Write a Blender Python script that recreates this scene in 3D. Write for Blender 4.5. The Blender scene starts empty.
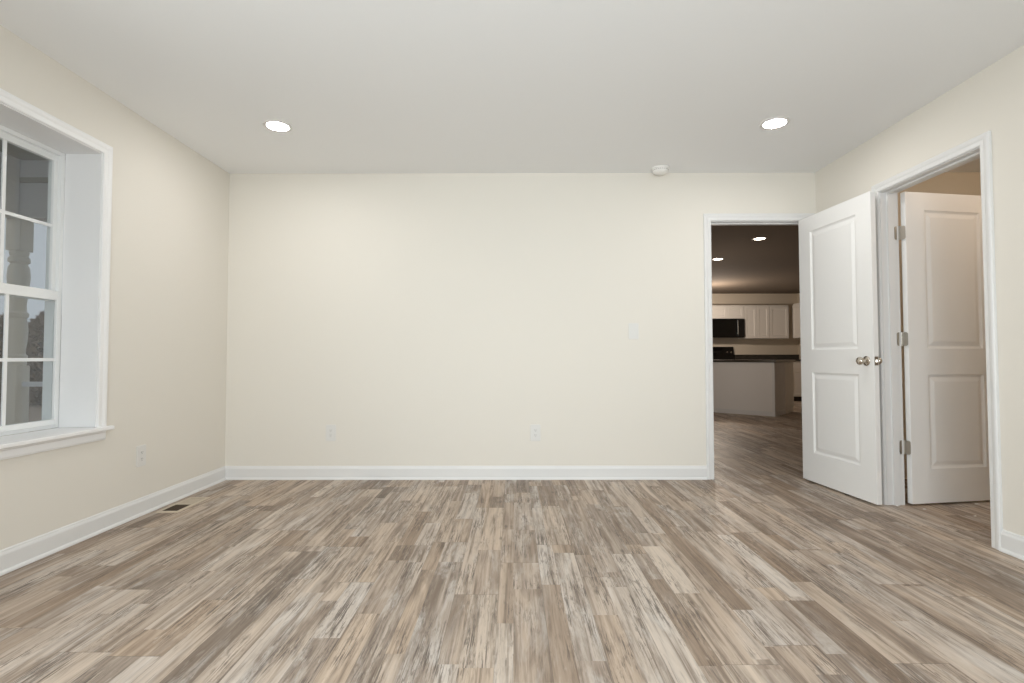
import bpy, bmesh, math, random
from mathutils import Vector, Matrix

C = bpy.context.scene.collection
scene = bpy.context.scene

# ------------------------------------------------------------------ camera, world, light, exposure
CAM_H = 0.957
pitch, yaw, roll = 0.03134, -0.00227, -0.00109
cp, sp, cw, sw = math.cos(pitch), math.sin(pitch), math.cos(yaw), math.sin(yaw)
rt = Vector((cw, -sw, 0)); fw = Vector((sw*cp, cw*cp, sp)); up = rt.cross(fw)
r2 = math.cos(roll)*rt + math.sin(roll)*up
u2 = -math.sin(roll)*rt + math.cos(roll)*up
cam_data = bpy.data.cameras.new('camera')
cam_data.sensor_width = 36.0
cam_data.lens = 520.3*36.0/1024.0
cam_data.clip_start = 0.02
cam = bpy.data.objects.new('camera', cam_data)
C.objects.link(cam)
cam.matrix_world = Matrix(((r2.x, u2.x, -fw.x, 0), (r2.y, u2.y, -fw.y, 0), (r2.z, u2.z, -fw.z, CAM_H), (0, 0, 0, 1)))
scene.camera = cam

world = bpy.data.worlds.new('overcast_sky')
scene.world = world
world.use_nodes = True
bg = world.node_tree.nodes['Background']
bg.inputs[0].default_value = (0.86, 0.92, 1.0, 1)
bg.inputs[1].default_value = 0.53

def area_light(name, loc, direction, sx, sy, power, color, spread=180):
    l = bpy.data.lights.new(name, 'AREA')
    l.shape = 'RECTANGLE'; l.size = sx; l.size_y = sy; l.energy = power; l.color = color
    l.spread = math.radians(spread)
    o = bpy.data.objects.new(name, l); C.objects.link(o)
    o.location = loc
    o.rotation_euler = Vector(direction).to_track_quat('-Z', 'Y').to_euler()
    return o
# added fill light behind the photographer, set in an unseen front window
area_light('front_fill_light', (0.2, -0.76, 1.20), (0, 1, 0), 2.0, 1.25, 65, (0.925, 0.97, 1.0), 122)
# added fill light beside the camera, set in an unseen second left window
area_light('side_fill_light', (-2.47, 0.55, 1.335), (1, 0, 0), 0.84, 1.42, 42, (0.96, 0.985, 1.0), 180)

vs = scene.view_settings
vs.view_transform = 'Standard'; vs.look = 'None'; vs.gamma = 1.0; vs.use_curve_mapping = False
vs.exposure = 0.0
cy = scene.cycles
cy.max_bounces = 12; cy.diffuse_bounces = 8; cy.glossy_bounces = 4; cy.transparent_max_bounces = 12
cy.sample_clamp_indirect = 6.0
cy.use_denoising = True

# ------------------------------------------------------------------ helpers
def tag(o, label=None, cat=None, group=None, kind=None):
    if label: o['label'] = label
    if cat: o['category'] = cat
    if group: o['group'] = group
    if kind: o['kind'] = kind
    return o

def thing(name, label, cat, loc=(0, 0, 0), rotz=0.0, group=None, kind=None):
    o = bpy.data.objects.new(name, None); C.objects.link(o)
    o.empty_display_size = 0.05
    o.location = loc; o.rotation_euler = (0, 0, rotz)
    return tag(o, label, cat, group, kind)

def dup(root, loc, label=None, rotz=None):
    r = root.copy(); C.objects.link(r); r.location = loc
    if rotz is not None: r.rotation_euler = (0, 0, rotz)
    if label: r['label'] = label
    for ch in list(root.children):
        c = ch.copy(); C.objects.link(c); c.parent = r
        for g in list(ch.children):
            d = g.copy(); C.objects.link(d); d.parent = c
    return r

def obj(name, bm, mat, parent=None, bevel=0.0, smooth=False, segs=2):
    bmesh.ops.recalc_face_normals(bm, faces=bm.faces[:])
    me = bpy.data.meshes.new(name)
    bm.to_mesh(me); bm.free()
    me.materials.append(mat)
    if smooth:
        for p in me.polygons: p.use_smooth = True
        try: me.set_sharp_from_angle(angle=math.radians(38))
        except Exception: pass
    o = bpy.data.objects.new(name, me); C.objects.link(o)
    if parent: o.parent = parent
    if bevel:
        m = o.modifiers.new('bevel', 'BEVEL'); m.width = bevel; m.segments = segs
        m.limit_method = 'ANGLE'; m.angle_limit = math.radians(40)
    return o

def bx(bm, x0, x1, y0, y1, z0, z1, M=None):
    v = [bm.verts.new((x, y, z)) for z in (z0, z1) for y in (y0, y1) for x in (x0, x1)]
    for f in ((0, 1, 3, 2), (4, 5, 7, 6), (0, 1, 5, 4), (2, 3, 7, 6), (0, 2, 6, 4), (1, 3, 7, 5)):
        bm.faces.new([v[i] for i in f])
    if M is not None:
        bmesh.ops.transform(bm, matrix=M, verts=v)
    return v

def box(*a, M=None):
    bm = bmesh.new(); bx(bm, *a, M=M); return bm

def lathe(bm, prof, n=32, M=None, cap0=True, cap1=True):
    """profile of (r, z) turned round the z axis"""
    rings = []
    for r, z in prof:
        rings.append([bm.verts.new((r*math.cos(2*math.pi*k/n), r*math.sin(2*math.pi*k/n), z)) for k in range(n)])
    for a, b in zip(rings, rings[1:]):
        for k in range(n):
            bm.faces.new((a[k], a[(k+1) % n], b[(k+1) % n], b[k]))
    if cap0: bm.faces.new(rings[0])
    if cap1: bm.faces.new(rings[-1])
    vs_ = [v for r in rings for v in r]
    if M is not None: bmesh.ops.transform(bm, matrix=M, verts=vs_)
    return bm

def prism(bm, pts, d0, d1, M=None):
    """polygon pts in (x, z), extruded along y from d0 to d1"""
    a = [bm.verts.new((x, d0, z)) for x, z in pts]; b = [bm.verts.new((x, d1, z)) for x, z in pts]
    n = len(pts)
    bm.faces.new(a); bm.faces.new(b)
    for k in range(n): bm.faces.new((a[k], a[(k+1) % n], b[(k+1) % n], b[k]))
    if M is not None: bmesh.ops.transform(bm, matrix=M, verts=a+b)
    return bm

def rounded_rect(w, h, r, n=5):
    pts = []
    for cx, cz, a0 in ((w/2-r, h/2-r, 0), (-w/2+r, h/2-r, 90), (-w/2+r, -h/2+r, 180), (w/2-r, -h/2+r, 270)):
        for k in range(n+1):
            a = math.radians(a0+90*k/n); pts.append((cx+r*math.cos(a), cz+r*math.sin(a)))
    return pts

RX90 = Matrix.Rotation(math.radians(90), 4, 'X')
def T(x, y, z): return Matrix.Translation((x, y, z))
def RZ(a): return Matrix.Rotation(a, 4, 'Z')

# ------------------------------------------------------------------ materials
def mat(name, col, rough=0.6, metal=0.0, spec=0.5):
    m = bpy.data.materials.new(name); m.use_nodes = True
    b = m.node_tree.nodes['Principled BSDF']
    b.inputs['Base Color'].default_value = (*col, 1); b.inputs['Roughness'].default_value = rough
    b.inputs['Metallic'].default_value = metal
    b.inputs['Specular IOR Level'].default_value = spec
    return m

class NT:
    """tiny node builder"""
    def __init__(s, m): s.t = m.node_tree; s.n = s.t.nodes; s.l = s.t.links
    def new(s, ty, **k):
        x = s.n.new(ty)
        for a, v in k.items(): setattr(x, a, v)
        return x
    def put(s, sock, v):
        if hasattr(v, 'default_value') or hasattr(v, 'is_output'): s.l.new(v, sock)
        else: sock.default_value = v
    def m(s, op, a, b=None, c=None):
        x = s.new('ShaderNodeMath', operation=op)
        s.put(x.inputs[0], a)
        if b is not None: s.put(x.inputs[1], b)
        if c is not None: s.put(x.inputs[2], c)
        return x.outputs[0]
    def vec(s, a, b, c):
        x = s.new('ShaderNodeCombineXYZ')
        for i, v in enumerate((a, b, c)): s.put(x.inputs[i], v)
        return x.outputs[0]
    def white(s, v):
        x = s.new('ShaderNodeTexWhiteNoise', noise_dimensions='3D'); s.put(x.inputs[0], v); return x.outputs[0]
    def noise(s, v, scale=1.0, detail=3.0, rough=0.55, dist=0.0):
        x = s.new('ShaderNodeTexNoise'); s.put(x.inputs['Vector'], v)
        x.inputs['Scale'].default_value = scale; x.inputs['Detail'].default_value = detail
        x.inputs['Roughness'].default_value = rough; x.inputs['Distortion'].default_value = dist
        return x.outputs[0]
    def ramp(s, f, stops, interp='LINEAR'):
        x = s.new('ShaderNodeValToRGB'); s.put(x.inputs[0], f); e = x.color_ramp; e.interpolation = interp
        while len(e.elements) < len(stops): e.elements.new(0.5)
        for el, (p, c) in zip(e.elements, stops):
            el.position = p; el.color = (*c, 1) if len(c) == 3 else c
        return x.outputs[0]
    def rng(s, f, a, b, c=0.0, d=1.0):
        x = s.new('ShaderNodeMapRange'); x.clamp = True
        s.put(x.inputs[0], f)
        for i, v in zip((1, 2, 3, 4), (a, b, c, d)): x.inputs[i].default_value = v
        return x.outputs[0]
    def mix(s, f, a, b, blend='MIX'):
        x = s.new('ShaderNodeMix', data_type='RGBA', blend_type=blend)
        s.put(x.inputs[0], f); s.put(x.inputs[6], a); s.put(x.inputs[7], b); return x.outputs[2]

def paint(name, col, rough=0.75, bump=0.02, scale=350):
    m = mat(name, col, rough, spec=0.3); t = NT(m); b = t.n['Principled BSDF']
    co = t.new('ShaderNodeTexCoord').outputs['Object']
    n = t.noise(co, scale, 2)
    bp = t.new('ShaderNodeBump'); bp.inputs['Strength'].default_value = bump; bp.inputs['Distance'].default_value = 0.01
    t.l.new(n, bp.inputs['Height']); t.l.new(bp.outputs[0], b.inputs['Normal'])
    return m

M_WALL = paint('cream_wall_paint', (0.765, 0.732, 0.672), 0.8, 0.03)
M_CEIL = paint('ceiling_paint', (0.85, 0.86, 0.87), 0.9, 0.03)
M_TRIM = mat('white_trim_paint', (0.755, 0.755, 0.755), 0.42)
M_WTRIM = mat('lightened_window_paint', (0.85, 0.85, 0.855), 0.42)  # trim paint made lighter, brighter light on the window trim put into its colour
M_DOOR = mat('white_door_paint', (0.87, 0.87, 0.865), 0.42)
M_VINYL = mat('white_vinyl', (0.84, 0.85, 0.85), 0.38)
M_PLATE = mat('white_plastic', (0.73, 0.72, 0.70), 0.35)
M_FIXTURE = mat('white_fixture', (0.86, 0.85, 0.83), 0.4)
M_SLOT = mat('dark_slot', (0.05, 0.05, 0.05), 0.6)
M_NICKEL = mat('satin_nickel', (0.62, 0.57, 0.50), 0.24, 1.0)
M_HINGE = mat('brushed_nickel', (0.46, 0.43, 0.385), 0.36, 1.0)
M_VENT = mat('tan_register_paint', (0.53, 0.45, 0.35), 0.45)
M_DUCT = mat('dark_duct', (0.07, 0.05, 0.03), 0.8)
M_CABINET = mat('white_cabinet', (0.78, 0.75, 0.71), 0.45)
M_KNEE = paint('knee_wall_paint', (0.82, 0.80, 0.785), 0.8, 0.02)
M_BLACK = mat('black_appliance', (0.008, 0.008, 0.008), 0.22)
M_BLACKG = mat('black_glass', (0.004, 0.004, 0.004), 0.06)
M_STEEL = mat('stainless', (0.6, 0.58, 0.55), 0.25, 1.0)
M_TOE = mat('dark_toe_kick', (0.03, 0.025, 0.02), 0.7)
M_POST = mat('porch_post_paint', (0.76, 0.72, 0.64), 0.6)
M_PORCH = mat('porch_beam_paint', (0.72, 0.72, 0.73), 0.6)
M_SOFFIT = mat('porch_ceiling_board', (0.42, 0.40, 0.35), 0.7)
M_DECK = mat('porch_deck', (0.35, 0.31, 0.27), 0.8)
M_GRASS = mat('dry_lawn', (0.30, 0.23, 0.17), 0.95)
M_TWIG = mat('bare_twigs', (0.27, 0.20, 0.14), 0.9)
M_TRUNK = mat('tree_bark', (0.13, 0.095, 0.07), 0.9)
M_SCRAP = mat('white_scrap', (0.8, 0.79, 0.76), 0.8)
M_CLOSET = paint('closet_wall_paint', (0.82, 0.75, 0.64), 0.8, 0.02)

def emit(name, col, strength):
    m = bpy.data.materials.new(name); m.use_nodes = True
    t = NT(m); t.n.clear()
    e = t.new('ShaderNodeEmission'); e.inputs[0].default_value = (*col, 1); e.inputs[1].default_value = strength
    o = t.new('ShaderNodeOutputMaterial'); t.l.new(e.outputs[0], o.inputs[0]); return m
M_LENS = emit('lit_lens', (1.0, 0.975, 0.94), 135.0)
M_KLENS = emit('lit_kitchen_lens', (1.0, 0.86, 0.70), 26.0)

def glass(name, refl):
    m = bpy.data.materials.new(name); m.use_nodes = True
    t = NT(m); t.n.clear()
    a = t.new('ShaderNodeBsdfTransparent'); a.inputs[0].default_value = (0.93, 0.95, 0.95, 1)
    g = t.new('ShaderNodeBsdfGlossy'); g.inputs['Roughness'].default_value = 0.02
    mx = t.new('ShaderNodeMixShader'); mx.inputs[0].default_value = refl
    t.l.new(a.outputs[0], mx.inputs[1]); t.l.new(g.outputs[0], mx.inputs[2])
    o = t.new('ShaderNodeOutputMaterial'); t.l.new(mx.outputs[0], o.inputs[0]); return m
M_GLASS = glass('window_glass', 0.09)

def granite():
    m = mat('dark_granite', (0.03, 0.028, 0.025), 0.22); t = NT(m); b = t.n['Principled BSDF']
    co = t.new('ShaderNodeTexCoord').outputs['Object']
    n = t.noise(co, 90, 4, 0.7)
    t.l.new(t.ramp(n, [(0.35, (0.012, 0.011, 0.010)), (0.55, (0.045, 0.04, 0.033)), (0.72, (0.14, 0.12, 0.095))]), b.inputs['Base Color'])
    return m
M_GRANITE = granite()

def floor_material():
    m = mat('weathered_plank_floor', (0.4, 0.35, 0.3), 0.5, spec=0.42); t = NT(m); b = t.n['Principled BSDF']
    co = t.new('ShaderNodeTexCoord').outputs['Object']
    sx = t.new('ShaderNodeSeparateXYZ'); t.l.new(co, sx.inputs[0]); X, Y = sx.outputs[0], sx.outputs[1]
    X = t.m('ADD', X, 10.028); Y = t.m('ADD', Y, 5.0)
    PW, PL = 0.178, 1.22
    # boards
    px = t.m('DIVIDE', X, PW); pc = t.m('FLOOR', px)
    po = t.white(t.vec(pc, 3.0, 0.5))
    py = t.m('ADD', t.m('DIVIDE', Y, PL), t.m('MULTIPLY', po, 7.0)); pr = t.m('FLOOR', py)
    prand = t.white(t.vec(pc, pr, 1.7))
    prand2 = t.white(t.vec(pc, pr, 8.3))
    # printed strips inside the boards: the split sits off centre and differs per board
    fx = t.m('FRACT', px)
    split = t.m('ADD', t.m('MULTIPLY', prand2, 0.34), 0.33)
    half = t.m('GREATER_THAN', fx, split)
    hr = t.white(t.vec(t.m('ADD', t.m('MULTIPLY', pc, 2.0), half), pr, 12.3))
    sl = t.m('ADD', t.m('MULTIPLY', hr, 0.55), 0.42)
    fy = t.m('FRACT', py)
    piece = t.m('FLOOR', t.m('ADD', t.m('DIVIDE', fy, sl), t.m('MULTIPLY', hr, 3.0)))
    key = t.vec(t.m('ADD', t.m('MULTIPLY', pc, 2.0), half), t.m('ADD', t.m('MULTIPLY', pr, 5.0), piece), 4.4)
    srand = t.white(key)
    key2 = t.new('ShaderNodeVectorMath', operation='ADD'); t.l.new(key, key2.inputs[0]); key2.inputs[1].default_value = (0.3, 0.6, 9.1)
    srand2 = t.white(key2.outputs[0])
    key3 = t.new('ShaderNodeVectorMath', operation='ADD'); t.l.new(key, key3.inputs[0]); key3.inputs[1].default_value = (7.3, 2.6, 1.1)
    srand3 = t.white(key3.outputs[0])
    off = t.m('MULTIPLY', srand, 37.0)
    # tone
    tone = t.m('ADD', t.m('MULTIPLY', prand, 0.30), t.m('MULTIPLY', srand, 0.70))
    warm = t.ramp(tone, [(0.08, (0.206, 0.142, 0.097)), (0.26, (0.321, 0.233, 0.166)), (0.48, (0.436, 0.329, 0.243)),
                         (0.72, (0.507, 0.395, 0.301)), (0.95, (0.590, 0.481, 0.383))])
    grey = t.ramp(tone, [(0.08, (0.225, 0.187, 0.155)), (0.48, (0.425, 0.360, 0.311)), (0.95, (0.597, 0.542, 0.492))])
    c0 = t.mix(t.m('MULTIPLY', srand2, 0.8), warm, grey)
    def nz(sx_, sy_, zz, detail=5, rough=0.62, dist=0.5):
        return t.noise(t.vec(t.m('ADD', t.m('MULTIPLY', X, sx_), off), t.m('ADD', t.m('MULTIPLY', Y, sy_), off), t.m('ADD', off, zz)), 1.0, detail, rough, dist)
    # long soft grain, darker and lighter
    grain = nz(42.0, 1.6, 0.0)
    c1 = t.mix(t.rng(grain, 0.49, 0.68, 0.0, 0.85), c0, (0.164, 0.116, 0.082, 1))
    c1 = t.mix(t.rng(grain, 0.46, 0.26, 0.0, 0.55), c1, (0.685, 0.571, 0.466, 1))
    # broad darker weathered bands, strong on some strips only
    broad = nz(15.0, 1.3, 2.0, 4, 0.62, 0.9)
    c2 = t.mix(t.m('MULTIPLY', t.rng(broad, 0.46, 0.62), t.m('ADD', t.m('MULTIPLY', srand3, 0.78), 0.06)), c1, (0.192, 0.142, 0.106, 1))
    # pale wash
    wash = t.rng(nz(13.0, 2.4, 17.0, 5, 0.68, 0.5), 0.50, 0.68)
    c3 = t.mix(t.m('MULTIPLY', wash, t.m('ADD', t.m('MULTIPLY', srand2, 0.62), 0.06)), c2, (0.672, 0.632, 0.595, 1))
    # fine dark cracks, saw marks and flecks
    crack = nz(150.0, 5.0, 5.0, 4, 0.7, 0.6)
    where = t.rng(nz(10.0, 2.2, 11.0, 3, 0.6, 0.3), 0.43, 0.60)
    c4 = t.mix(t.m('MULTIPLY', t.rng(crack, 0.51, 0.60), t.m('MULTIPLY', where, 0.9)), c3, (0.098, 0.074, 0.059, 1))
    fleck = nz(100.0, 17.0, 23.0, 3, 0.6, 0.15)
    c4 = t.mix(t.m('MULTIPLY', t.rng(fleck, 0.55, 0.63), t.m('MULTIPLY', where, 0.55)), c4, (0.116, 0.089, 0.071, 1))
    c4 = t.mix(t.m('MULTIPLY', t.rng(fleck, 0.40, 0.30), t.m('MULTIPLY', where, 0.40)), c4, (0.645, 0.578, 0.512, 1))
    # knots
    nv = t.vec(t.m('MULTIPLY', X, 9.0), t.m('MULTIPLY', Y, 4.0), off)
    kn = t.new('ShaderNodeTexVoronoi'); t.l.new(nv, kn.inputs['Vector']); kn.inputs['Scale'].default_value = 0.8
    c5 = t.mix(t.rng(kn.outputs['Distance'], 0.11, 0.03, 0.0, 0.6), c4, (0.085, 0.062, 0.045, 1))
    # seams
    ex = t.m('MINIMUM', fx, t.m('SUBTRACT', 1.0, fx)); ey = t.m('MINIMUM', fy, t.m('SUBTRACT', 1.0, fy))
    seam = t.m('MAXIMUM', t.rng(ex, 0.010, 0.002), t.rng(ey, 0.0022, 0.0005))
    c6 = t.mix(t.m('MULTIPLY', seam, 0.45), c5, (0.09, 0.07, 0.055, 1))
    t.l.new(c6, b.inputs['Base Color'])
    t.l.new(t.rng(grain, 0.3, 0.7, 0.42, 0.56), b.inputs['Roughness'])
    h = t.m('SUBTRACT', t.m('MULTIPLY', crack, -0.2), seam)
    bp = t.new('ShaderNodeBump'); bp.inputs['Strength'].default_value = 0.12; bp.inputs['Distance'].default_value = 0.002
    t.l.new(h, bp.inputs['Height']); t.l.new(bp.outputs[0], b.inputs['Normal'])
    return m
M_FLOOR = floor_material()

# ------------------------------------------------------------------ room numbers (metres, camera stands at x=0 y=0)
XL, XR, YB, YF, H = -2.28, 2.426, 4.137, -0.65, 2.44
WT = 0.115
LWT = 0.20                                  # thickness of the outside wall
BD0, BD1, DH = 1.585, 2.368, 2.045          # doorway in the back wall
RD0, RD1 = 2.672, 3.412                     # doorway in the right wall
WY0, WY1, WZ0, WZ1 = 1.945, 2.845, 0.58, 2.09   # window in the left wall
KX0, KX1, KY1 = 0.6, 6.60, 12.05            # kitchen
CX1, CY0 = 4.3, 1.6                         # closet
JT = 0.019

def struct(name, bm, m, label, cat, **k):
    o = obj(name, bm, m, **k); return tag(o, label, cat, kind='structure')

# floor and ceiling
struct('floor', box(XL-LWT, KX1+0.12, YF-0.12, KY1+0.12, -0.1, 0.0), M_FLOOR,
       'weathered grey and beige wood plank floor running through the rooms', 'floor')
struct('ceiling', box(XL-LWT, CX1+0.1, YF-0.12, YB+WT, H, H+0.12), M_CEIL,
       'smooth flat white ceiling above the empty room', 'ceiling')

struct('ceiling_kitchen', box(KX0-0.1, KX1+0.12, YB+WT, KY1+0.12, H, H+0.12), mat('kitchen_ceiling_dimmed', (0.17, 0.135, 0.105), 0.9),  # the ceiling's lack of light is put into this dark brown colour
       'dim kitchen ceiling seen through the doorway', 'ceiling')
# walls
bm = bmesh.new()
bx(bm, XL-LWT, XL, YF-0.12, 0.1, 0, H); bx(bm, XL-LWT, XL, 1.0, WY0-JT, 0, H); bx(bm, XL-LWT, XL, 0.1, 1.0, 0, WZ0); bx(bm, XL-LWT, XL, 0.1, 1.0, WZ1, H); bx(bm, XL-LWT, XL, WY1+JT, YB+WT, 0, H)
bx(bm, XL-LWT, XL, WY0-JT, WY1+JT, 0, WZ0-0.03); bx(bm, XL-LWT, XL, WY0-JT, WY1+JT, WZ1+JT, H)
struct('wall_left', bm, M_WALL, 'cream left wall with the white framed window', 'wall')
bm = bmesh.new()
bx(bm, XL, BD0-JT, YB, YB+WT, 0, H); bx(bm, BD1+JT, XR+WT, YB, YB+WT, 0, H); bx(bm, BD0-JT, BD1+JT, YB, YB+WT, DH+JT, H)
struct('wall_back', bm, M_WALL, 'long plain cream back wall facing the camera', 'wall')
bm = bmesh.new()
bx(bm, XR, XR+WT, YF-0.12, RD0-JT, 0, H); bx(bm, XR, XR+WT, RD1+JT, YB, 0, H); bx(bm, XR, XR+WT, RD0-JT, RD1+JT, DH+JT, H)
struct('wall_right', bm, M_WALL, 'cream right wall with the closet doorway', 'wall')
# front wall behind the camera, with a wide opening added for the fill light
FX0, FX1, FZ0, FZ1 = -1.1, 1.5, 0.55, 2.12
bm = bmesh.new()
bx(bm, XL, FX0, YF-0.12, YF, 0, H); bx(bm, FX1, XR, YF-0.12, YF, 0, H)
bx(bm, FX0, FX1, YF-0.12, YF, 0, FZ0); bx(bm, FX0, FX1, YF-0.12, YF, FZ1, H)
struct('wall_front', bm, M_WALL, 'cream front wall behind the camera with an added wide window', 'wall')

# closet shell
bm = bmesh.new()
bx(bm, XR+WT, CX1+0.1, YB, YB+WT, 0, H); bx(bm, CX1, CX1+0.1, CY0-0.1, YB, 0, H); bx(bm, XR+WT, CX1, CY0-0.1, CY0, 0, H)
struct('wall_closet', bm, M_CLOSET, 'tan closet wall seen above the open right door', 'wall')
# kitchen shell
M_KWALL = mat('kitchen_wall_paint', (0.72, 0.64, 0.53), 0.8)
struct('wall_kitchen_back', box(KX0-0.1, KX1+0.1, KY1, KY1+0.12, 0, H), M_KWALL, 'tan kitchen wall behind the cabinets seen through the doorway', 'wall')
struct('wall_kitchen_right', box(KX1, KX1+0.1, YB+WT, KY1, 0, H), M_KWALL, 'tan kitchen side wall at the right edge of the doorway view', 'wall')
struct('wall_kitchen_left', box(KX0-0.1, KX0, YB+WT, KY1, 0, H), M_KWALL, 'tan kitchen side wall hidden left of the doorway', 'wall')
struct('wall_kitchen_front', box(CX1+0.1, KX1, YB, YB+WT, 0, H), M_KWALL, 'tan kitchen wall beside the closet', 'wall')

# ------------------------------------------------------------------ trim
CAS = [(0.005, 0.0), (0.005, 0.009), (0.010, 0.0125), (0.030, 0.0125), (0.038, 0.0165), (0.050, 0.0185), (0.058, 0.017), (0.062, 0.012), (0.062, 0.0)]
def casing(bm, a, b, top, to3d, z0=0.0):
    """U-shaped door casing round the opening a..b"""
    loops = []
    for o, tk in CAS:
        loops.append([bm.verts.new(to3d(*p, tk)) for p in ((a-o, z0), (a-o, top+o), (b+o, top+o), (b+o, z0))])
    n = len(loops)
    for i in range(n):
        p, q = loops[i], loops[(i+1) % n]
        for k in range(3): bm.faces.new((p[k], p[k+1], q[k+1], q[k]))
    bm.faces.new([l[0] for l in loops]); bm.faces.new([l[3] for l in loops])

def base(bm, p0, p1, nrm):
    """baseboard with shoe moulding from p0 to p1, nrm = into the room"""
    prof = [(0.0, 0.0), (0.024, 0.0), (0.0235, 0.006), (0.021, 0.011), (0.017, 0.015), (0.0135, 0.0165), (0.0135, 0.082), (0.011, 0.090), (0.0075, 0.095), (0.0065, 0.101), (0.003, 0.105), (0.0, 0.105)]
    n = len(prof)
    A = [bm.verts.new((p0[0]+nrm[0]*d, p0[1]+nrm[1]*d, z)) for d, z in prof]
    B = [bm.verts.new((p1[0]+nrm[0]*d, p1[1]+nrm[1]*d, z)) for d, z in prof]
    for k in range(n): bm.faces.new((A[k], A[(k+1) % n], B[(k+1) % n], B[k]))
    bm.faces.new(A); bm.faces.new(B)

bm = bmesh.new(); base(bm, (XL, YF), (XL, YB), (1, 0))
struct('baseboard_left', bm, M_TRIM, 'white baseboard along the left wall under the window', 'baseboard')
bm = bmesh.new(); base(bm, (XL, YB), (BD0-0.062, YB), (0, -1))
struct('baseboard_back', bm, M_TRIM, 'white baseboard along the back wall up to the kitchen doorway', 'baseboard')
bm = bmesh.new(); base(bm, (XR, YF), (XR, RD0-0.062), (-1, 0))
struct('baseboard_right', bm, M_TRIM, 'white baseboard at right edge beside the closet doorway', 'baseboard')

# kitchen doorway: jambs with stop, casing
bm = bmesh.new()
casing(bm, BD0, BD1, DH, lambda u, z, tk: (u, YB-tk, z))
struct('trim_1', bm, M_TRIM, 'white moulded casing round the kitchen doorway', 'door trim')
bm = bmesh.new()
bx(bm, BD0-JT, BD0, YB, YB+WT, 0, DH+JT); bx(bm, BD1, BD1+JT, YB, YB+WT, 0, DH+JT); bx(bm, BD0, BD1, YB, YB+WT, DH, DH+JT)
bx(bm, BD0, BD0+0.011, YB+0.04, YB+0.075, 0, DH); bx(bm, BD1-0.011, BD1, YB+0.04, YB+0.075, 0, DH); bx(bm, BD0+0.011, BD1-0.011, YB+0.04, YB+0.075, DH-0.011, DH)
struct('trim_2', bm, M_TRIM, 'white jamb lining the kitchen doorway', 'door trim')
# closet doorway
bm = bmesh.new()
casing(bm, RD0, RD1, DH, lambda u, z, tk: (XR-tk, u, z))
struct('trim_3', bm, M_TRIM, 'white moulded casing round the closet doorway', 'door trim')
bm = bmesh.new()
bx(bm, XR, XR+WT, RD0-JT, RD0, 0, DH+JT); bx(bm, XR, XR+WT, RD1, RD1+JT, 0, DH+JT); bx(bm, XR, XR+WT, RD0, RD1, DH, DH+JT)
bx(bm, XR+0.04, XR+0.075, RD0, RD0+0.011, 0, DH); bx(bm, XR+0.04, XR+0.075, RD1-0.011, RD1, 0, DH); bx(bm, XR+0.04, XR+0.075, RD0+0.011, RD1-0.011, DH-0.011, DH)
struct('trim_4', bm, M_TRIM, 'white jamb lining the closet doorway', 'door trim')

# ------------------------------------------------------------------ doors
def panel_face(bm, xs, zs, holes, y, sgn, prof):
    """flat face in the xz plane at y with moulded panels set in the cells listed in holes"""
    nx, nz = len(xs), len(zs)
    g = [[bm.verts.new((x, y, z)) for z in zs] for x in xs]
    for i in range(nx-1):
        for k in range(nz-1):
            if (i, k) not in holes:
                bm.faces.new((g[i][k], g[i+1][k], g[i+1][k+1], g[i][k+1])); continue
            loop = [g[i][k], g[i+1][k], g[i+1][k+1], g[i][k+1]]
            for o, d in prof:
                nl = [bm.verts.new((x, y+sgn*d, z)) for x, z in ((xs[i]+o, zs[k]+o), (xs[i+1]-o, zs[k]+o), (xs[i+1]-o, zs[k+1]-o), (xs[i]+o, zs[k+1]-o))]
                for q in range(4): bm.faces.new((loop[q], loop[(q+1) % 4], nl[(q+1) % 4], nl[q]))
                loop = nl
            bm.faces.new(loop)
    ring = [g[i][0] for i in range(nx)] + [g[nx-1][k] for k in range(1, nz)] + [g[i][nz-1] for i in range(nx-2, -1, -1)] + [g[0][k] for k in range(nz-2, 0, -1)]
    return ring

DPROF = [(0.004, 0.004), (0.013, 0.0085), (0.020, 0.0085), (0.044, 0.0025), (0.048, 0.002)]
def door_slab(w, h, t, stile):
    """slab along +x from the hinge edge, front face at y=0 (faces -y), back at y=t"""
    bm = bmesh.new()
    xs = [0, stile, w-stile, w]; zs = [0, 0.222, 0.832, 1.004, h-0.118, h]
    holes = {(1, 1), (1, 3)}
    a = panel_face(bm, xs, zs, holes, 0.0, 1, DPROF); b = panel_face(bm, xs, zs, holes, t, -1, DPROF)
    n = len(a)
    for k in range(n): bm.faces.new((a[k], a[(k+1) % n], b[(k+1) % n], b[k]))
    return bm

def knob_bm(bm, M):
    # axis along local z: rosette, neck, ball
    lathe(bm, [(0.0325, 0.0), (0.0325, 0.003), (0.029, 0.0065), (0.019, 0.009), (0.0125, 0.012), (0.0115, 0.026)], 28, M, True, False)
    prof = [(0.0115, 0.026), (0.0160, 0.029), (0.0225, 0.034), (0.0262, 0.0405), (0.0270, 0.047), (0.0250, 0.054), (0.0195, 0.0595), (0.010, 0.0625), (0.0015, 0.0632)]
    lathe(bm, prof, 28, M, False, True)

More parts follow.
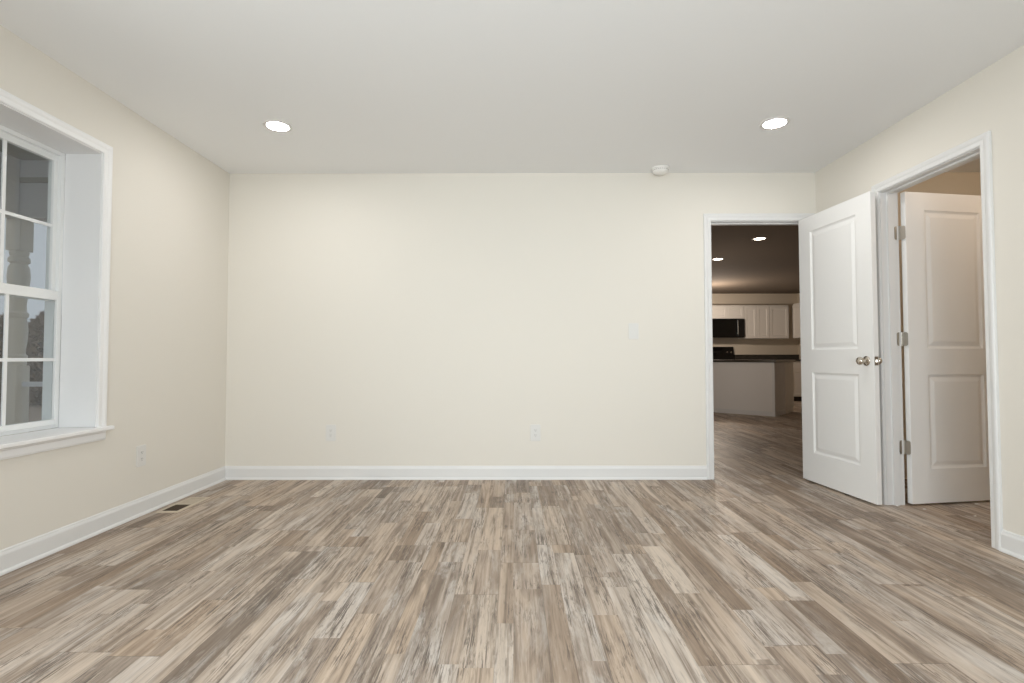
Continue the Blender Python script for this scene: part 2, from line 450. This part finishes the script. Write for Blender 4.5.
def hinge_parts(par, px, py, zc, a1, a2):
    """butt hinge: knuckle at px,py and two leaves running out at angles a1, a2"""
    hz = 0.0445
    bm = bmesh.new()
    for k in range(5):
        z0 = zc-hz+k*0.0178
        lathe(bm, [(0.0052, z0+0.0004), (0.0058, z0+0.001), (0.0058, z0+0.0168), (0.0052, z0+0.0174)], 14, T(px, py, 0))
    lathe(bm, [(0.004, zc+hz), (0.006, zc+hz+0.001), (0.004, zc+hz+0.004), (0.001, zc+hz+0.0055)], 12, T(px, py, 0))
    h = obj('hinge', bm, M_HINGE, par, smooth=True)
    for a in (a1, a2):
        bm = bmesh.new()
        w = 0.036
        pts = rounded_rect(w*2, hz*2, 0.012)
        pts = [(max(x, 0.003), z) for x, z in pts]
        MM = T(px, py, zc) @ RZ(a)
        prism(bm, pts, -0.0012, 0.0012, MM)
        obj('hinge_leaf', bm, M_HINGE, h)
        for sx, sz in ((0.012, 0.030), (0.026, 0.010), (0.012, -0.030), (0.026, -0.012)):
            bm = bmesh.new()
            for s in (0, 180):
                lathe(bm, [(0.0042, 0.0), (0.0036, 0.0008), (0.0005, 0.001)], 12, MM @ T(sx, 0, sz) @ Matrix.Rotation(math.radians(90+s), 4, 'X') @ T(0, 0, 0.0012))
            obj('hinge_screw', bm, M_HINGE, h)
    return h

# door_1: swung into the room, hinged on the right jamb of the kitchen doorway
W1 = 0.757
near, far = Vector((2.332, 3.372)), Vector((2.272, 4.117))
d = (near-far).normalized()
ang1 = math.atan2(d.y, d.x)
d1 = thing('door_1', 'white two panel door standing open into the room beside the kitchen doorway', 'door', (far.x, far.y, 0.012), ang1, kind='structure')
# local +x runs from the hinge edge to the latch edge; local -y is the side facing left into the room
W1 = (near-far).length
obj('door_slab', door_slab(W1, 2.033, 0.035, 0.135), M_DOOR, d1, bevel=0.0015)
kz, kx = 0.922, W1-0.062
flip = Vector((0, -1, 0))
for nm, MM in (('door_knob', T(kx, 0, kz) @ Matrix.Rotation(math.radians(90), 4, 'X')), ('door_knob', T(kx, 0.035, kz) @ Matrix.Rotation(math.radians(-90), 4, 'X'))):
    bm = bmesh.new(); knob_bm(bm, MM); obj(nm, bm, M_NICKEL, d1, smooth=True)
bm = bmesh.new()
prism(bm, rounded_rect(0.0254, 0.057, 0.004), 0, 0.0012, T(W1, 0.0175, kz) @ RZ(math.radians(-90)))
lp = obj('latch_plate', bm, M_HINGE, d1)
bm = bmesh.new()
prism(bm, [(-0.007, 0), (0.007, 0), (0.007, 0.011), (0.002, 0.011)], -0.0085, 0.0085, T(W1, 0.0175, kz) @ RZ(math.radians(0)) @ Matrix.Rotation(math.radians(90), 4, 'Y') @ RZ(math.radians(90)))
obj('latch_bolt', bm, M_NICKEL, lp)
for z in (0.25, 1.05, 1.80):
    bm = bmesh.new(); lathe(bm, [(0.0058, z-0.044), (0.0058, z+0.044)], 14, T(-0.004, 0.041, 0)); obj('hinge', bm, M_HINGE, d1, smooth=True)

# door_2: the closet door, swung away into the closet
A2 = Vector((2.570, 3.386)); ang2 = math.radians(9.0)
d2 = thing('door_2', 'white two panel door swung open inside the closet doorway at right', 'door', (A2.x, A2.y, 0.012), ang2, kind='structure')
obj('door_slab', door_slab(0.711, 2.033, 0.035, 0.142), M_DOOR, d2, bevel=0.0015)
for MM in (T(0.641, 0, kz) @ Matrix.Rotation(math.radians(90), 4, 'X'), T(0.641, 0.035, kz) @ Matrix.Rotation(math.radians(-90), 4, 'X')):
    bm = bmesh.new(); knob_bm(bm, MM); obj('door_knob', bm, M_NICKEL, d2, smooth=True)
# hinges: knuckle between jamb end and door edge; one leaf lies on the jamb, the other on the door edge
inv = (T(A2.x, A2.y, 0.012) @ RZ(ang2)).inverted()
for z in (0.372, 1.077, 1.776):
    pw = inv @ Vector((2.549, 3.417, 0))
    hinge_parts(d2, pw.x, pw.y, z-0.012, math.radians(191)-ang2, math.radians(-62)-ang2)

# ------------------------------------------------------------------ left window
wi = thing('window_1', 'white double hung window with grilles set deep in the left wall', 'window', (XL, (WY0+WY1)/2, WZ0), 0, kind='structure')
def wobj(name, bm, m, bevel=0.0, par=None, **k):
    bmesh.ops.transform(bm, matrix=T(-XL, -(WY0+WY1)/2, -WZ0), verts=bm.verts[:])
    return obj(name, bm, m, par or wi, bevel=bevel, **k)
# extension jambs
bm = bmesh.new()
bx(bm, XL-LWT, XL+0.001, WY0-JT, WY0, WZ0, WZ1+JT); bx(bm, XL-LWT, XL+0.001, WY1, WY1+JT, WZ0, WZ1+JT); bx(bm, XL-LWT, XL+0.001, WY0, WY1, WZ1, WZ1+JT)
wobj('window_jamb', bm, M_WTRIM)
bm = bmesh.new()
casing(bm, WY0, WY1, WZ1, lambda u, z, tk: (XL+tk, u, z), z0=WZ0)
wobj('window_casing', bm, M_WTRIM)
bm = bmesh.new()
bx(bm, XL-LWT, XL, WY0, WY1, WZ0-0.022, WZ0); bx(bm, XL, XL+0.042, WY0-0.088, WY1+0.088, WZ0-0.022, WZ0)
bmesh.ops.remove_doubles(bm, verts=bm.verts[:], dist=1e-5)
wobj('window_sill', bm, M_WTRIM, bevel=0.006, segs=3)
bm = bmesh.new()
prism(bm, [(0, 0), (0.010, 0.002), (0.013, 0.012), (0.013, 0.040), (0.016, 0.048), (0.016, 0.054), (0, 0.054)], WY0-0.06, WY1+0.06, T(XL, 0, WZ0-0.076))
wobj('window_apron', bm, M_WTRIM)
# vinyl frame
XF = XL-LWT                                  # face where the vinyl frame begins
fr = 0.022
bm = bmesh.new()
for a in ((XF-0.075, XF, WY0, WY0+fr, WZ0, WZ1), (XF-0.075, XF, WY1-fr, WY1, WZ0, WZ1), (XF-0.075, XF, WY0+fr, WY1-fr, WZ1-0.022, WZ1), (XF-0.075, XF, WY0+fr, WY1-fr, WZ0, WZ0+0.02)):
    bx(bm, *a)
wf = wobj('window_frame', bm, M_VINYL, bevel=0.002)
def sash(x, z0, z1, st, rt_, rb, label):
    y0, y1 = WY0+fr, WY1-fr
    bm = bmesh.new(); t = 0.030
    bx(bm, x-t, x, y0, y0+st, z0, z1); bx(bm, x-t, x, y1-st, y1, z0, z1)
    bx(bm, x-t, x, y0+st, y1-st, z1-rt_, z1); bx(bm, x-t, x, y0+st, y1-st, z0, z0+rb)
    s = wobj('window_sash', bm, M_VINYL, bevel=0.002); s['label'] = label
    gy0, gy1, gz0, gz1 = y0+st, y1-st, z0+rb, z1-rt_
    bm = bmesh.new()
    bx(bm, x-0.018, x-0.014, gy0, gy1, gz0, gz1); wobj('pane', bm, M_GLASS, par=s)
    s_par = s
    bm = bmesh.new(); mw = 0.017
    for k in (1, 2):
        yc = gy0+(gy1-gy0)*k/3; bx(bm, x-0.0135, x-0.006, yc-mw/2, yc+mw/2, gz0, gz1)
    zc = (gz0+gz1)/2
    for k in range(3):
        ya = gy0+(gy1-gy0)*k/3+(mw/2 if k else 0); yb = gy0+(gy1-gy0)*(k+1)/3-(mw/2 if k < 2 else 0)
        bx(bm, x-0.0135, x-0.006, ya, yb, zc-mw/2, zc+mw/2)
    wobj('window_grille', bm, M_VINYL, par=s)
ZM = 1.296
sash(XF-0.018, ZM-0.028, WZ1-0.022, 0.024, 0.034, 0.052, 'upper window sash with grille')
sash(XF+0.014, WZ0+0.02, ZM+0.026, 0.022, 0.052, 0.030, 'lower window sash with grille')
bm = bmesh.new(); yc = (WY0+WY1)/2
bx(bm, XF-0.012, XF+0.012, yc-0.03, yc+0.03, ZM+0.026, ZM+0.036); bx(bm, XF-0.004, XF+0.014, yc-0.006, yc+0.03, ZM+0.036, ZM+0.046)
wobj('sash_lock', bm, M_VINYL, bevel=0.002)

# unseen window added behind the camera to carry the front fill light
w2 = thing('added_window_front', 'added wide front window behind the camera for the fill light', 'window', (0.2, YF-0.06, FZ0), 0, kind='structure')
bm = bmesh.new()
for a in ((-1.3, -1.25, 0, 1.57), (1.25, 1.3, 0, 1.57), (-0.03, 0.03, 0, 1.57)): bx(bm, a[0], a[1], -0.03, 0.03, a[2], a[3])
bx(bm, -1.25, 1.25, -0.03, 0.03, 1.52, 1.57); bx(bm, -1.25, 1.25, -0.03, 0.03, 0, 0.05)
obj('window_frame', bm, M_VINYL, w2)
obj('pane', box(-1.25, -0.03, -0.002, 0.002, 0.05, 1.52), M_GLASS, w2); obj('pane', box(0.03, 1.25, -0.002, 0.002, 0.05, 1.52), M_GLASS, w2)

w3 = thing('added_window_left', 'added white left window beside the camera for the fill light', 'window', (XL-0.10, 0.55, WZ0), 0, kind='structure')  # unseen window added round the side fill light
bm = bmesh.new()
for a in ((-0.45, -0.42, 0, 1.51), (0.42, 0.45, 0, 1.51)): bx(bm, -0.03, 0.03, a[0], a[1], a[2], a[3])
for z in (0, 0.74, 1.48): bx(bm, -0.03, 0.03, -0.42, 0.42, z, z+0.03)
obj('window_frame', bm, M_VINYL, w3)
obj('pane', box(-0.002, 0.002, -0.42, 0.42, 0.03, 0.74), M_GLASS, w3); obj('pane', box(-0.002, 0.002, -0.42, 0.42, 0.77, 1.48), M_GLASS, w3)

# ------------------------------------------------------------------ ceiling fixtures
def downlight(name, label, loc, lens, r=0.066, group='recessed ceiling lights'):
    t = thing(name, label, 'ceiling light', loc, 0, group)
    bm = bmesh.new()
    lathe(bm, [(r+0.022, 0), (r+0.021, -0.003), (r+0.016, -0.0055), (r+0.004, -0.006), (r, -0.004), (r, 0.0)], 48, None, False, False)
    obj('trim_ring', bm, M_PLATE, t, smooth=True)
    bm = bmesh.new(); lathe(bm, [(r+0.0005, -0.001), (r, -0.0035), (r*0.6, -0.0042), (0.001, -0.0045)], 40, None, True, True)
    obj('lens', bm, lens, t, smooth=True)
    return t
downlight('recessed_light', 'round lit recessed ceiling light above the window end of the room', (-1.503, 3.278, H), M_LENS)
downlight('recessed_light', 'round lit recessed ceiling light above the open doors at right', (1.657, 3.252, H), M_LENS)
downlight('recessed_light', 'round lit recessed ceiling light above the camera, window side', (-1.503, 0.65, H), M_LENS)
downlight('recessed_light', 'round lit recessed ceiling light above the camera, closet side', (1.657, 0.65, H), M_LENS)
downlight('recessed_light', 'nearer lit recessed light on the dark kitchen ceiling through the doorway', (3.072, 6.448, H), M_KLENS, 0.062, 'kitchen ceiling lights')
downlight('recessed_light', 'farther lit recessed light on kitchen ceiling at left edge of the doorway', (3.085, 7.794, H), M_KLENS, 0.062, 'kitchen ceiling lights')

sd = thing('smoke_detector', 'small white round smoke detector on the ceiling near the back wall', 'smoke detector', (1.155, 4.035, H))
bm = bmesh.new(); lathe(bm, [(0.068, 0), (0.068, -0.008), (0.063, -0.012)], 40); obj('mounting_base', bm, M_FIXTURE, sd, smooth=True)
bm = bmesh.new(); lathe(bm, [(0.061, -0.012), (0.060, -0.024), (0.055, -0.034), (0.044, -0.041), (0.020, -0.044), (0.001, -0.044)], 40); obj('housing', bm, M_FIXTURE, sd, smooth=True)
bm = bmesh.new()
for k in range(24):
    bx(bm, 0.0585, 0.0612, -0.004, 0.004, -0.0235, -0.0165, M=RZ(2*math.pi*k/24))
obj('sensor_slots', bm, mat('detector_vent', (0.45, 0.44, 0.42), 0.6), sd)
bm = bmesh.new(); lathe(bm, [(0.011, -0.0435), (0.011, -0.0465), (0.001, -0.047)], 20, T(0.012, -0.01, 0)); obj('test_button', bm, M_FIXTURE, sd, smooth=True)

# ------------------------------------------------------------------ outlets and switch (local: plate in xz plane, facing -y)
def outlet(label, loc, rotz=0.0):
    t = thing('wall_outlet', label, 'outlet', loc, rotz, 'wall outlets')
    bm = bmesh.new(); prism(bm, rounded_rect(0.080, 0.128, 0.006), -0.0055, 0.0); obj('cover_plate', bm, M_PLATE, t, bevel=0.002)
    for s in (1, -1):
        bm = bmesh.new()
        pts = [(max(-0.0165, min(0.0165, 0.0195*math.cos(a))), 0.0145*math.sin(a)) for a in [2*math.pi*k/28 for k in range(28)]]
        prism(bm, pts, -0.0075, -0.0050, T(0, 0, s*0.0195)); r = obj('receptacle', bm, M_PLATE, t)
        bm = bmesh.new()
        bx(bm, -0.0075, -0.0055, -0.0079, -0.0070, s*0.0195-0.001, s*0.0195+0.008); bx(bm, 0.0055, 0.0075, -0.0079, -0.0070, s*0.0195-0.001, s*0.0195+0.007)
        lathe(bm, [(0.0022, 0.0070), (0.0022, 0.0079)], 12, T(0, 0, s*0.0195-0.007) @ Matrix.Rotation(math.radians(90), 4, 'X'))
        obj('slots', bm, M_SLOT, r)
    bm = bmesh.new(); lathe(bm, [(0.0028, 0.005), (0.0026, 0.0066), (0.0004, 0.007)], 14, Matrix.Rotation(math.radians(90), 4, 'X')); obj('screw', bm, M_PLATE, t)
    return t
outlet('white duplex outlet low on back wall nearer the window corner', (-1.443, YB, 0.365))
outlet('white duplex outlet low in the middle of the back wall', (0.175, YB, 0.365))
outlet('white duplex outlet on left wall between the window and back corner', (XL, 3.200, 0.36), math.radians(90))

ls = thing('light_switch', 'white rocker light switch on back wall beside the kitchen doorway', 'light switch', (0.957, YB, 1.167))
bm = bmesh.new(); prism(bm, rounded_rect(0.080, 0.128, 0.006), -0.0055, 0.0); obj('cover_plate', bm, M_PLATE, ls, bevel=0.002)
bm = bmesh.new(); prism(bm, [(-0.0055, -0.033), (-0.0095, -0.033), (-0.0070, 0.0), (-0.0065, 0.033), (-0.0055, 0.033)], -0.0165, 0.0165, RZ(math.radians(90)))
obj('rocker', bm, M_PLATE, ls)
for s in (1, -1):
    bm = bmesh.new(); lathe(bm, [(0.0028, 0.005), (0.0026, 0.0066), (0.0004, 0.007)], 14, T(0, 0, s*0.049) @ Matrix.Rotation(math.radians(90), 4, 'X'))
    obj('screw', bm, M_PLATE, ls)

# ------------------------------------------------------------------ floor register
fv = thing('floor_register', 'tan metal floor vent register beside the left baseboard', 'floor vent', (-2.150, 3.425, 0.0))
bm = bmesh.new()
def frame(bm, w, l, iw, il, z0, z1, zi):
    o0 = [(-w, -l), (w, -l), (w, l), (-w, l)]; i0 = [(-iw, -il), (iw, -il), (iw, il), (-iw, il)]
    a = [bm.verts.new((x, y, z0)) for x, y in o0]; b = [bm.verts.new((x*0.93, y*0.97, z1)) for x, y in o0]
    c = [bm.verts.new((x, y, z1)) for x, y in i0]; e = [bm.verts.new((x, y, zi)) for x, y in i0]
    for p, q in ((a, b), (b, c), (c, e)):
        for k in range(4): bm.faces.new((p[k], p[(k+1) % 4], q[(k+1) % 4], q[k]))
frame(bm, 0.070, 0.178, 0.050, 0.150, 0.0, 0.0045, 0.0006)
obj('frame', bm, M_VENT, fv)
bm = bmesh.new(); bx(bm, -0.050, 0.050, -0.150, 0.150, 0.0003, 0.0008); obj('duct_opening', bm, M_DUCT, fv)
obj('divider', box(-0.050, 0.050, -0.004, 0.004, 0.0008, 0.0044), M_VENT, fv)
bm = bmesh.new()
for k in range(11):
    y = 0.0125+k*0.0127
    bx(bm, -0.050, 0.050, y-0.0046, y+0.0046, 0.0009, 0.0032)
obj('louver', bm, M_VENT, fv)
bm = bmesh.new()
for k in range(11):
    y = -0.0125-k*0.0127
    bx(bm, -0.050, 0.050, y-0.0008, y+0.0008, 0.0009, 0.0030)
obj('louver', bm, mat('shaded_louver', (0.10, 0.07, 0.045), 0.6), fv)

# ------------------------------------------------------------------ paper scraps by the closet door
random.seed(4)
for (x, y, sz, lab) in ((3.02, 3.425, 0.022, 'largest white paper scrap on floor at the foot of the closet door'),
                        (2.585, 3.31, 0.012, 'tiny white scrap on floor below the closet door hinge edge'),
                        (2.78, 3.17, 0.010, 'tiny white scrap on floor in the closet doorway, nearest the camera'),
                        (2.47, 3.385, 0.012, 'tiny white scrap on floor at the foot of the closet jamb')):
    bm = bmesh.new(); n = 7
    v = [bm.verts.new((sz*random.uniform(0.7, 1.1)*math.cos(2*math.pi*k/n), sz*0.6*random.uniform(0.7, 1.1)*math.sin(2*math.pi*k/n), random.uniform(0.0, 0.004))) for k in range(n)]
    c = bm.verts.new((0, 0, 0.006))
    c2 = bm.verts.new((0, 0, 0.0))
    for k in range(n): bm.faces.new((v[k], v[(k+1) % n], c)); bm.faces.new((v[k], v[(k+1) % n], c2))
    o = obj('paper_scrap', bm, M_SCRAP); o.location = (x, y, 0.0005)
    tag(o, lab, 'scrap', 'scraps on the floor')

# ------------------------------------------------------------------ kitchen
def cab_door(bm, x0, x1, z0, z1, y, t=0.019):
    """recessed panel door facing -y"""
    w = 0.055
    if z1-z0 < 0.25: w = 0.045
    a = panel_face(bm, [x0, x0+w, x1-w, x1], [z0, z0+w, z1-w, z1], {(1, 1)}, y, 1, [(0.003, 0.003), (0.010, 0.009)])
    b = [bm.verts.new((v.co.x, y+t, v.co.z)) for v in a]
    n = len(a)
    for k in range(n): bm.faces.new((a[k], a[(k+1) % n], b[(k+1) % n], b[k]))
    bm.faces.new(b)

YC = 11.70
def upper(label, w, z0, z1, ndoor, loc, depth, rotz=0.0, crown=True):
    """wall cabinet, local x to the right, front at y=0"""
    t = thing('wall_cabinet', label, 'kitchen cabinet', loc, rotz, 'white kitchen wall cabinets')
    h = z1-z0
    obj('cabinet_body', box(0, w, 0.02, depth, 0, h), M_CABINET, t)
    g = 0.004
    dw = (w-g*(ndoor+1))/ndoor
    for k in range(ndoor):
        bm = bmesh.new(); x0 = g+k*(dw+g); cab_door(bm, x0, x0+dw, 0.006, h-0.03, 0.0)
        obj('cabinet_door', bm, M_CABINET, t)
    return t
ZU0, ZU1 = 1.385, 2.135
upper('short white double door cabinet above the kitchen microwave', 0.758, 1.835, ZU1, 2, (4.440, YC, 1.835), KY1-YC)
upper('white double door wall cabinet just right of the microwave', 0.566, ZU0, ZU1, 2, (5.202, YC, ZU0), KY1-YC)
upper('white single door wall cabinet nearest the kitchen corner', 0.43, ZU0, ZU1, 1, (5.772, YC, ZU0), KY1-YC)
upper('white wall cabinet on the kitchen side wall at doorway edge', 0.72, ZU0, ZU1+0.02, 2, (6.255, 11.64, ZU0), KX1-6.255, math.radians(-90))

mw = thing('microwave', 'black over the range microwave with bright vertical handle', 'microwave', (4.442, YC-0.04, 1.42))
obj('body', box(0, 0.754, 0.03, 0.388, 0, 0.408), M_BLACK, mw, bevel=0.004)
obj('door', box(0.004, 0.60, 0, 0.029, 0.004, 0.404), M_BLACKG, mw, bevel=0.003)
obj('control_panel', box(0.604, 0.75, 0, 0.029, 0.004, 0.404), M_BLACK, mw, bevel=0.003)
bm = bmesh.new(); bx(bm, 0.572, 0.592, -0.045, -0.028, 0.05, 0.37); bx(bm, 0.574, 0.590, -0.03, -0.0005, 0.06, 0.085); bx(bm, 0.574, 0.590, -0.03, -0.0005, 0.335, 0.36)
obj('handle', bm, M_STEEL, mw, bevel=0.004)
obj('vent_grille', box(0.004, 0.75, 0.03, 0.33, -0.012, 0.0), M_BLACK, mw)

rg = thing('kitchen_range', 'black electric range with a glossy backguard under the microwave', 'stove', (4.30, 11.36, 0.0))
obj('body', box(0, 0.758, 0.03, 0.66, 0.06, 0.90), M_BLACK, rg, bevel=0.004)
obj('cooktop', box(-0.001, 0.759, 0.0, 0.64, 0.902, 0.915), M_BLACKG, rg, bevel=0.003)
bm = bmesh.new(); prism(bm, [(0.56, 0.916), (0.655, 0.916), (0.655, 1.205), (0.60, 1.205)], -0.756, -0.002, RZ(math.radians(90)))
bgd = obj('backguard', bm, M_BLACKG, rg, bevel=0.004)
for kx_ in (0.075, 0.165, 0.60, 0.69):
    bm = bmesh.new(); lathe(bm, [(0.022, 0), (0.020, 0.022), (0.001, 0.023)], 20, T(kx_, 0.580, 1.08) @ Matrix.Rotation(math.radians(98), 4, 'X'))
    obj('control_knob', bm, M_STEEL, bgd, smooth=True)
obj('clock_display', box(0.30, 0.46, 0.575, 0.583, 1.06, 1.11), M_BLACK, bgd)
obj('oven_door', box(0.006, 0.752, 0.0, 0.029, 0.20, 0.89), M_BLACKG, rg, bevel=0.004)
bm = bmesh.new(); bx(bm, 0.07, 0.69, -0.05, -0.03, 0.82, 0.845); bx(bm, 0.08, 0.10, -0.03, -0.0005, 0.822, 0.842); bx(bm, 0.66, 0.68, -0.03, -0.0005, 0.822, 0.842)
obj('oven_handle', bm, M_STEEL, rg, bevel=0.004)
obj('toe_kick', box(0.01, 0.748, 0.06, 0.6, 0.0, 0.06), M_TOE, rg)

bc = thing('base_cabinet', 'white base cabinets along the kitchen back wall past the peninsula', 'kitchen cabinet', (5.066, 11.42, 0.0))
bw = KX1-5.066-0.004
obj('cabinet_body', box(0, bw, 0.02, KY1-11.426, 0.10, 0.879), M_CABINET, bc)
obj('toe_kick', box(0, bw, 0.08, KY1-11.426, 0.0, 0.10), M_TOE, bc)
for k in range(3):
    x0 = 0.01+k*0.505
    bm = bmesh.new(); cab_door(bm, x0, x0+0.495, 0.115, 0.69, 0.0); obj('cabinet_door', bm, M_CABINET, bc)
    bm = bmesh.new(); bx(bm, x0, x0+0.495, 0.0, 0.019, 0.705, 0.865); obj('drawer_front', bm, M_CABINET, bc, bevel=0.003)
bm = bmesh.new(); bx(bm, 5.066, KX1-0.001, 11.39, KY1-0.001, 0.88, 0.918)
ct = obj('countertop', bm, M_GRANITE, bevel=0.004); tag(ct, 'dark granite countertop along kitchen back wall', 'countertop')
bm = bmesh.new(); bx(bm, 5.066, KX1-0.001, KY1-0.022, KY1-0.001, 0.9185, 1.025)
obj('backsplash', bm, M_GRANITE, ct)

# angled peninsula
pen_a = math.atan2(0.671, -0.727)
PC = Vector((4.240, 8.480, 0.0))
pn = thing('kitchen_peninsula', 'pale angled kitchen peninsula facing the doorway', 'peninsula', PC, pen_a)
# local x runs left along the front, local y (after rotation) points towards the camera, so the body is at y<0
L, DP = 2.3, 0.565
obj('knee_wall', box(0, L, -DP, 0, 0, 0.878), M_KNEE, pn)
bm = bmesh.new()
bx(bm, -0.012, L, 0.0005, 0.013, 0.0, 0.075); bx(bm, -0.012, -0.0005, -DP, 0.0, 0.0, 0.075)
obj('baseboard', bm, M_TRIM, pn)
bm = bmesh.new(); bx(bm, -0.010, -0.0006, -0.03, 0.0105, 0.076, 0.87); bx(bm, 0.0, 0.03, 0.0006, 0.0105, 0.076, 0.87)
obj('corner_trim', bm, M_TRIM, pn)
bm = bmesh.new(); bx(bm, -0.006, L, -DP-0.52, -DP-0.001, 0.10, 0.878); bx(bm, -0.006, L, -DP-0.44, -DP-0.001, 0.0, 0.10)
obj('cabinet_body', bm, M_CABINET, pn)
bm = bmesh.new(); bx(bm, -0.04, L, -DP-0.55, 0.045, 0.8795, 0.918, M=T(*PC) @ RZ(pen_a))
pc = obj('countertop', bm, M_GRANITE, bevel=0.004); tag(pc, 'dark granite countertop on the angled peninsula', 'countertop')

# unseen fill lights without fixtures, added to brighten the kitchen and closet
for nm, loc, p in (('kitchen_fill_light', (4.0, 10.5, 1.90), 54), ('kitchen_fill_light', (2.80, 7.55, 1.15), 13)):
    l = bpy.data.lights.new(nm, 'POINT'); l.energy = p; l.color = (1.0, 0.86, 0.72); l.shadow_soft_size = 0.08
    o = bpy.data.objects.new(nm, l); C.objects.link(o); o.location = loc
l = bpy.data.lights.new('closet_fill_light', 'POINT'); l.energy = 6.5; l.color = (1.0, 0.80, 0.62); l.shadow_soft_size = 0.08
o = bpy.data.objects.new('closet_fill_light', l); C.objects.link(o); o.location = (3.4, 2.9, 2.26)

# ------------------------------------------------------------------ porch and yard outside the left window
struct('trim_5', box(-4.9, XL-LWT, 0.0, 4.75, -0.35, -0.12), M_DECK, 'porch deck boards outside the left window', 'porch deck')
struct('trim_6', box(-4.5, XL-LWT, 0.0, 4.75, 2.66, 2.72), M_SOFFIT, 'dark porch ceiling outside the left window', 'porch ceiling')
struct('ground', box(-60, -2.6, -20, 60, -0.6, -0.5), M_GRASS, 'dry winter lawn outside beyond the porch', 'lawn')
PX, PY = -4.285, 4.48
pb = thing('porch_beam', 'grey porch header beam running from the house to the turned post', 'porch beam', (PX, PY, 2.16))
obj('fascia', box(-0.07, -PX+XL-LWT, -0.07, 0.07, 0.0, 0.30), M_PORCH, pb)
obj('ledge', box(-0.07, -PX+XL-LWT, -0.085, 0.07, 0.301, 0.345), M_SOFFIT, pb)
obj('frieze', box(-0.07, -PX+XL-LWT, -0.07, 0.07, 0.346, 0.498), M_PORCH, pb)
pb = thing('porch_beam', 'grey porch header beam running along the porch front left of the turned post', 'porch beam', (PX, PY-0.09, 2.16))
obj('fascia', box(-0.07, 0.07, -4.3, 0.0, 0.0, 0.30), M_PORCH, pb)
obj('frieze', box(-0.07, 0.07, -4.3, 0.0, 0.301, 0.498), M_PORCH, pb)

pp = thing('porch_post', 'turned porch post with square blocks outside the left window', 'porch post', (PX, PY, -0.12))
hw = 0.064
Z = 0.12
obj('lower_block', box(-hw, hw, -hw, hw, 0.0, 0.895+Z), M_POST, pp, bevel=0.008, segs=2)
bm = bmesh.new()
lathe(bm, [(0.064, 0.896+Z), (0.070, 0.915+Z), (0.066, 0.932+Z), (0.054, 0.942+Z), (0.072, 0.955+Z), (0.074, 0.978+Z), (0.060, 0.992+Z), (0.058, 1.03+Z), (0.068, 1.10+Z), (0.073, 1.19+Z), (0.066, 1.27+Z), (0.056, 1.30+Z), (0.073, 1.315+Z), (0.075, 1.345+Z), (0.060, 1.36+Z), (0.057, 1.42+Z), (0.066, 1.52+Z), (0.078, 1.66+Z), (0.072, 1.74+Z), (0.056, 1.775+Z), (0.074, 1.79+Z), (0.074, 1.82+Z), (0.060, 1.84+Z), (0.068, 1.87+Z), (0.062, 1.884+Z)], 32)
obj('turned_shaft', bm, M_POST, pp, smooth=True)
obj('upper_block', box(-hw, hw, -hw, hw, 1.885+Z, 2.159+Z), M_POST, pp, bevel=0.006)

pr = thing('porch_railing', 'pale porch railing beyond the turned post', 'railing', (PX, PY, -0.12))
rl = -PX+XL-LWT
obj('top_rail', box(0.08, rl, -0.03, 0.03, 0.835, 0.875), M_PORCH, pr)
obj('bottom_rail', box(0.08, rl, -0.02, 0.02, 0.20, 0.24), M_PORCH, pr)
for k in range(4):
    x = 0.40+k*0.40
    obj('baluster', box(x-0.015, x+0.015, -0.015, 0.015, 0.2405, 0.8345), M_PORCH, pr)

def bare_tree(label, x, y, h, seed, spread):
    t = thing('bare_tree', label, 'tree', (x, y, -0.5), 0, 'bare trees beyond the porch')
    rnd = random.Random(seed)
    bm = bmesh.new(); lathe(bm, [(0.12, 0), (0.09, h*0.3), (0.05, h*0.6), (0.015, h*0.92)], 10); obj('trunk', bm, M_TRUNK, t, smooth=True)
    bm = bmesh.new()
    for k in range(2400):
        z = h*rnd.uniform(0.03, 1.0); a = rnd.uniform(0, 6.283)
        rr = spread*math.sqrt(max(0.03, 1-(1.75*(z/h-0.42))**2))*math.sqrt(rnd.uniform(0.0, 1.0))
        c = Vector((rr*math.cos(a), rr*math.sin(a), z))
        d = Vector((rnd.gauss(0, 1)+0.8*math.cos(a), rnd.gauss(0, 1)+0.8*math.sin(a), rnd.gauss(0.6, 0.8))).normalized()
        s_ = d.cross(Vector((0, 0, 1))).normalized(); n_ = d.cross(s_)
        l = rnd.uniform(0.12, 0.30); w = 0.036
        A = [bm.verts.new(c-d*l), bm.verts.new(c+s_*w), bm.verts.new(c-s_*w*0.5+n_*w), bm.verts.new(c-s_*w*0.5-n_*w), bm.verts.new(c+d*l)]
        for i, j in ((1, 2), (2, 3), (3, 1)): bm.faces.new((A[0], A[i], A[j])); bm.faces.new((A[4], A[i], A[j]))
    obj('branches', bm, M_TWIG, t)
bare_tree('brown bare tree just right of the porch post through the lower pane', -14.6, 16.6, 2.75, 1, 0.95)
bare_tree('brown bare tree standing farther off, right of the porch post and behind a nearer tree', -19.6, 21.9, 3.3, 2, 1.1)
bare_tree('brown bare tree left of the porch post at the edge of the picture', -17.6, 18.1, 2.9, 3, 0.9)
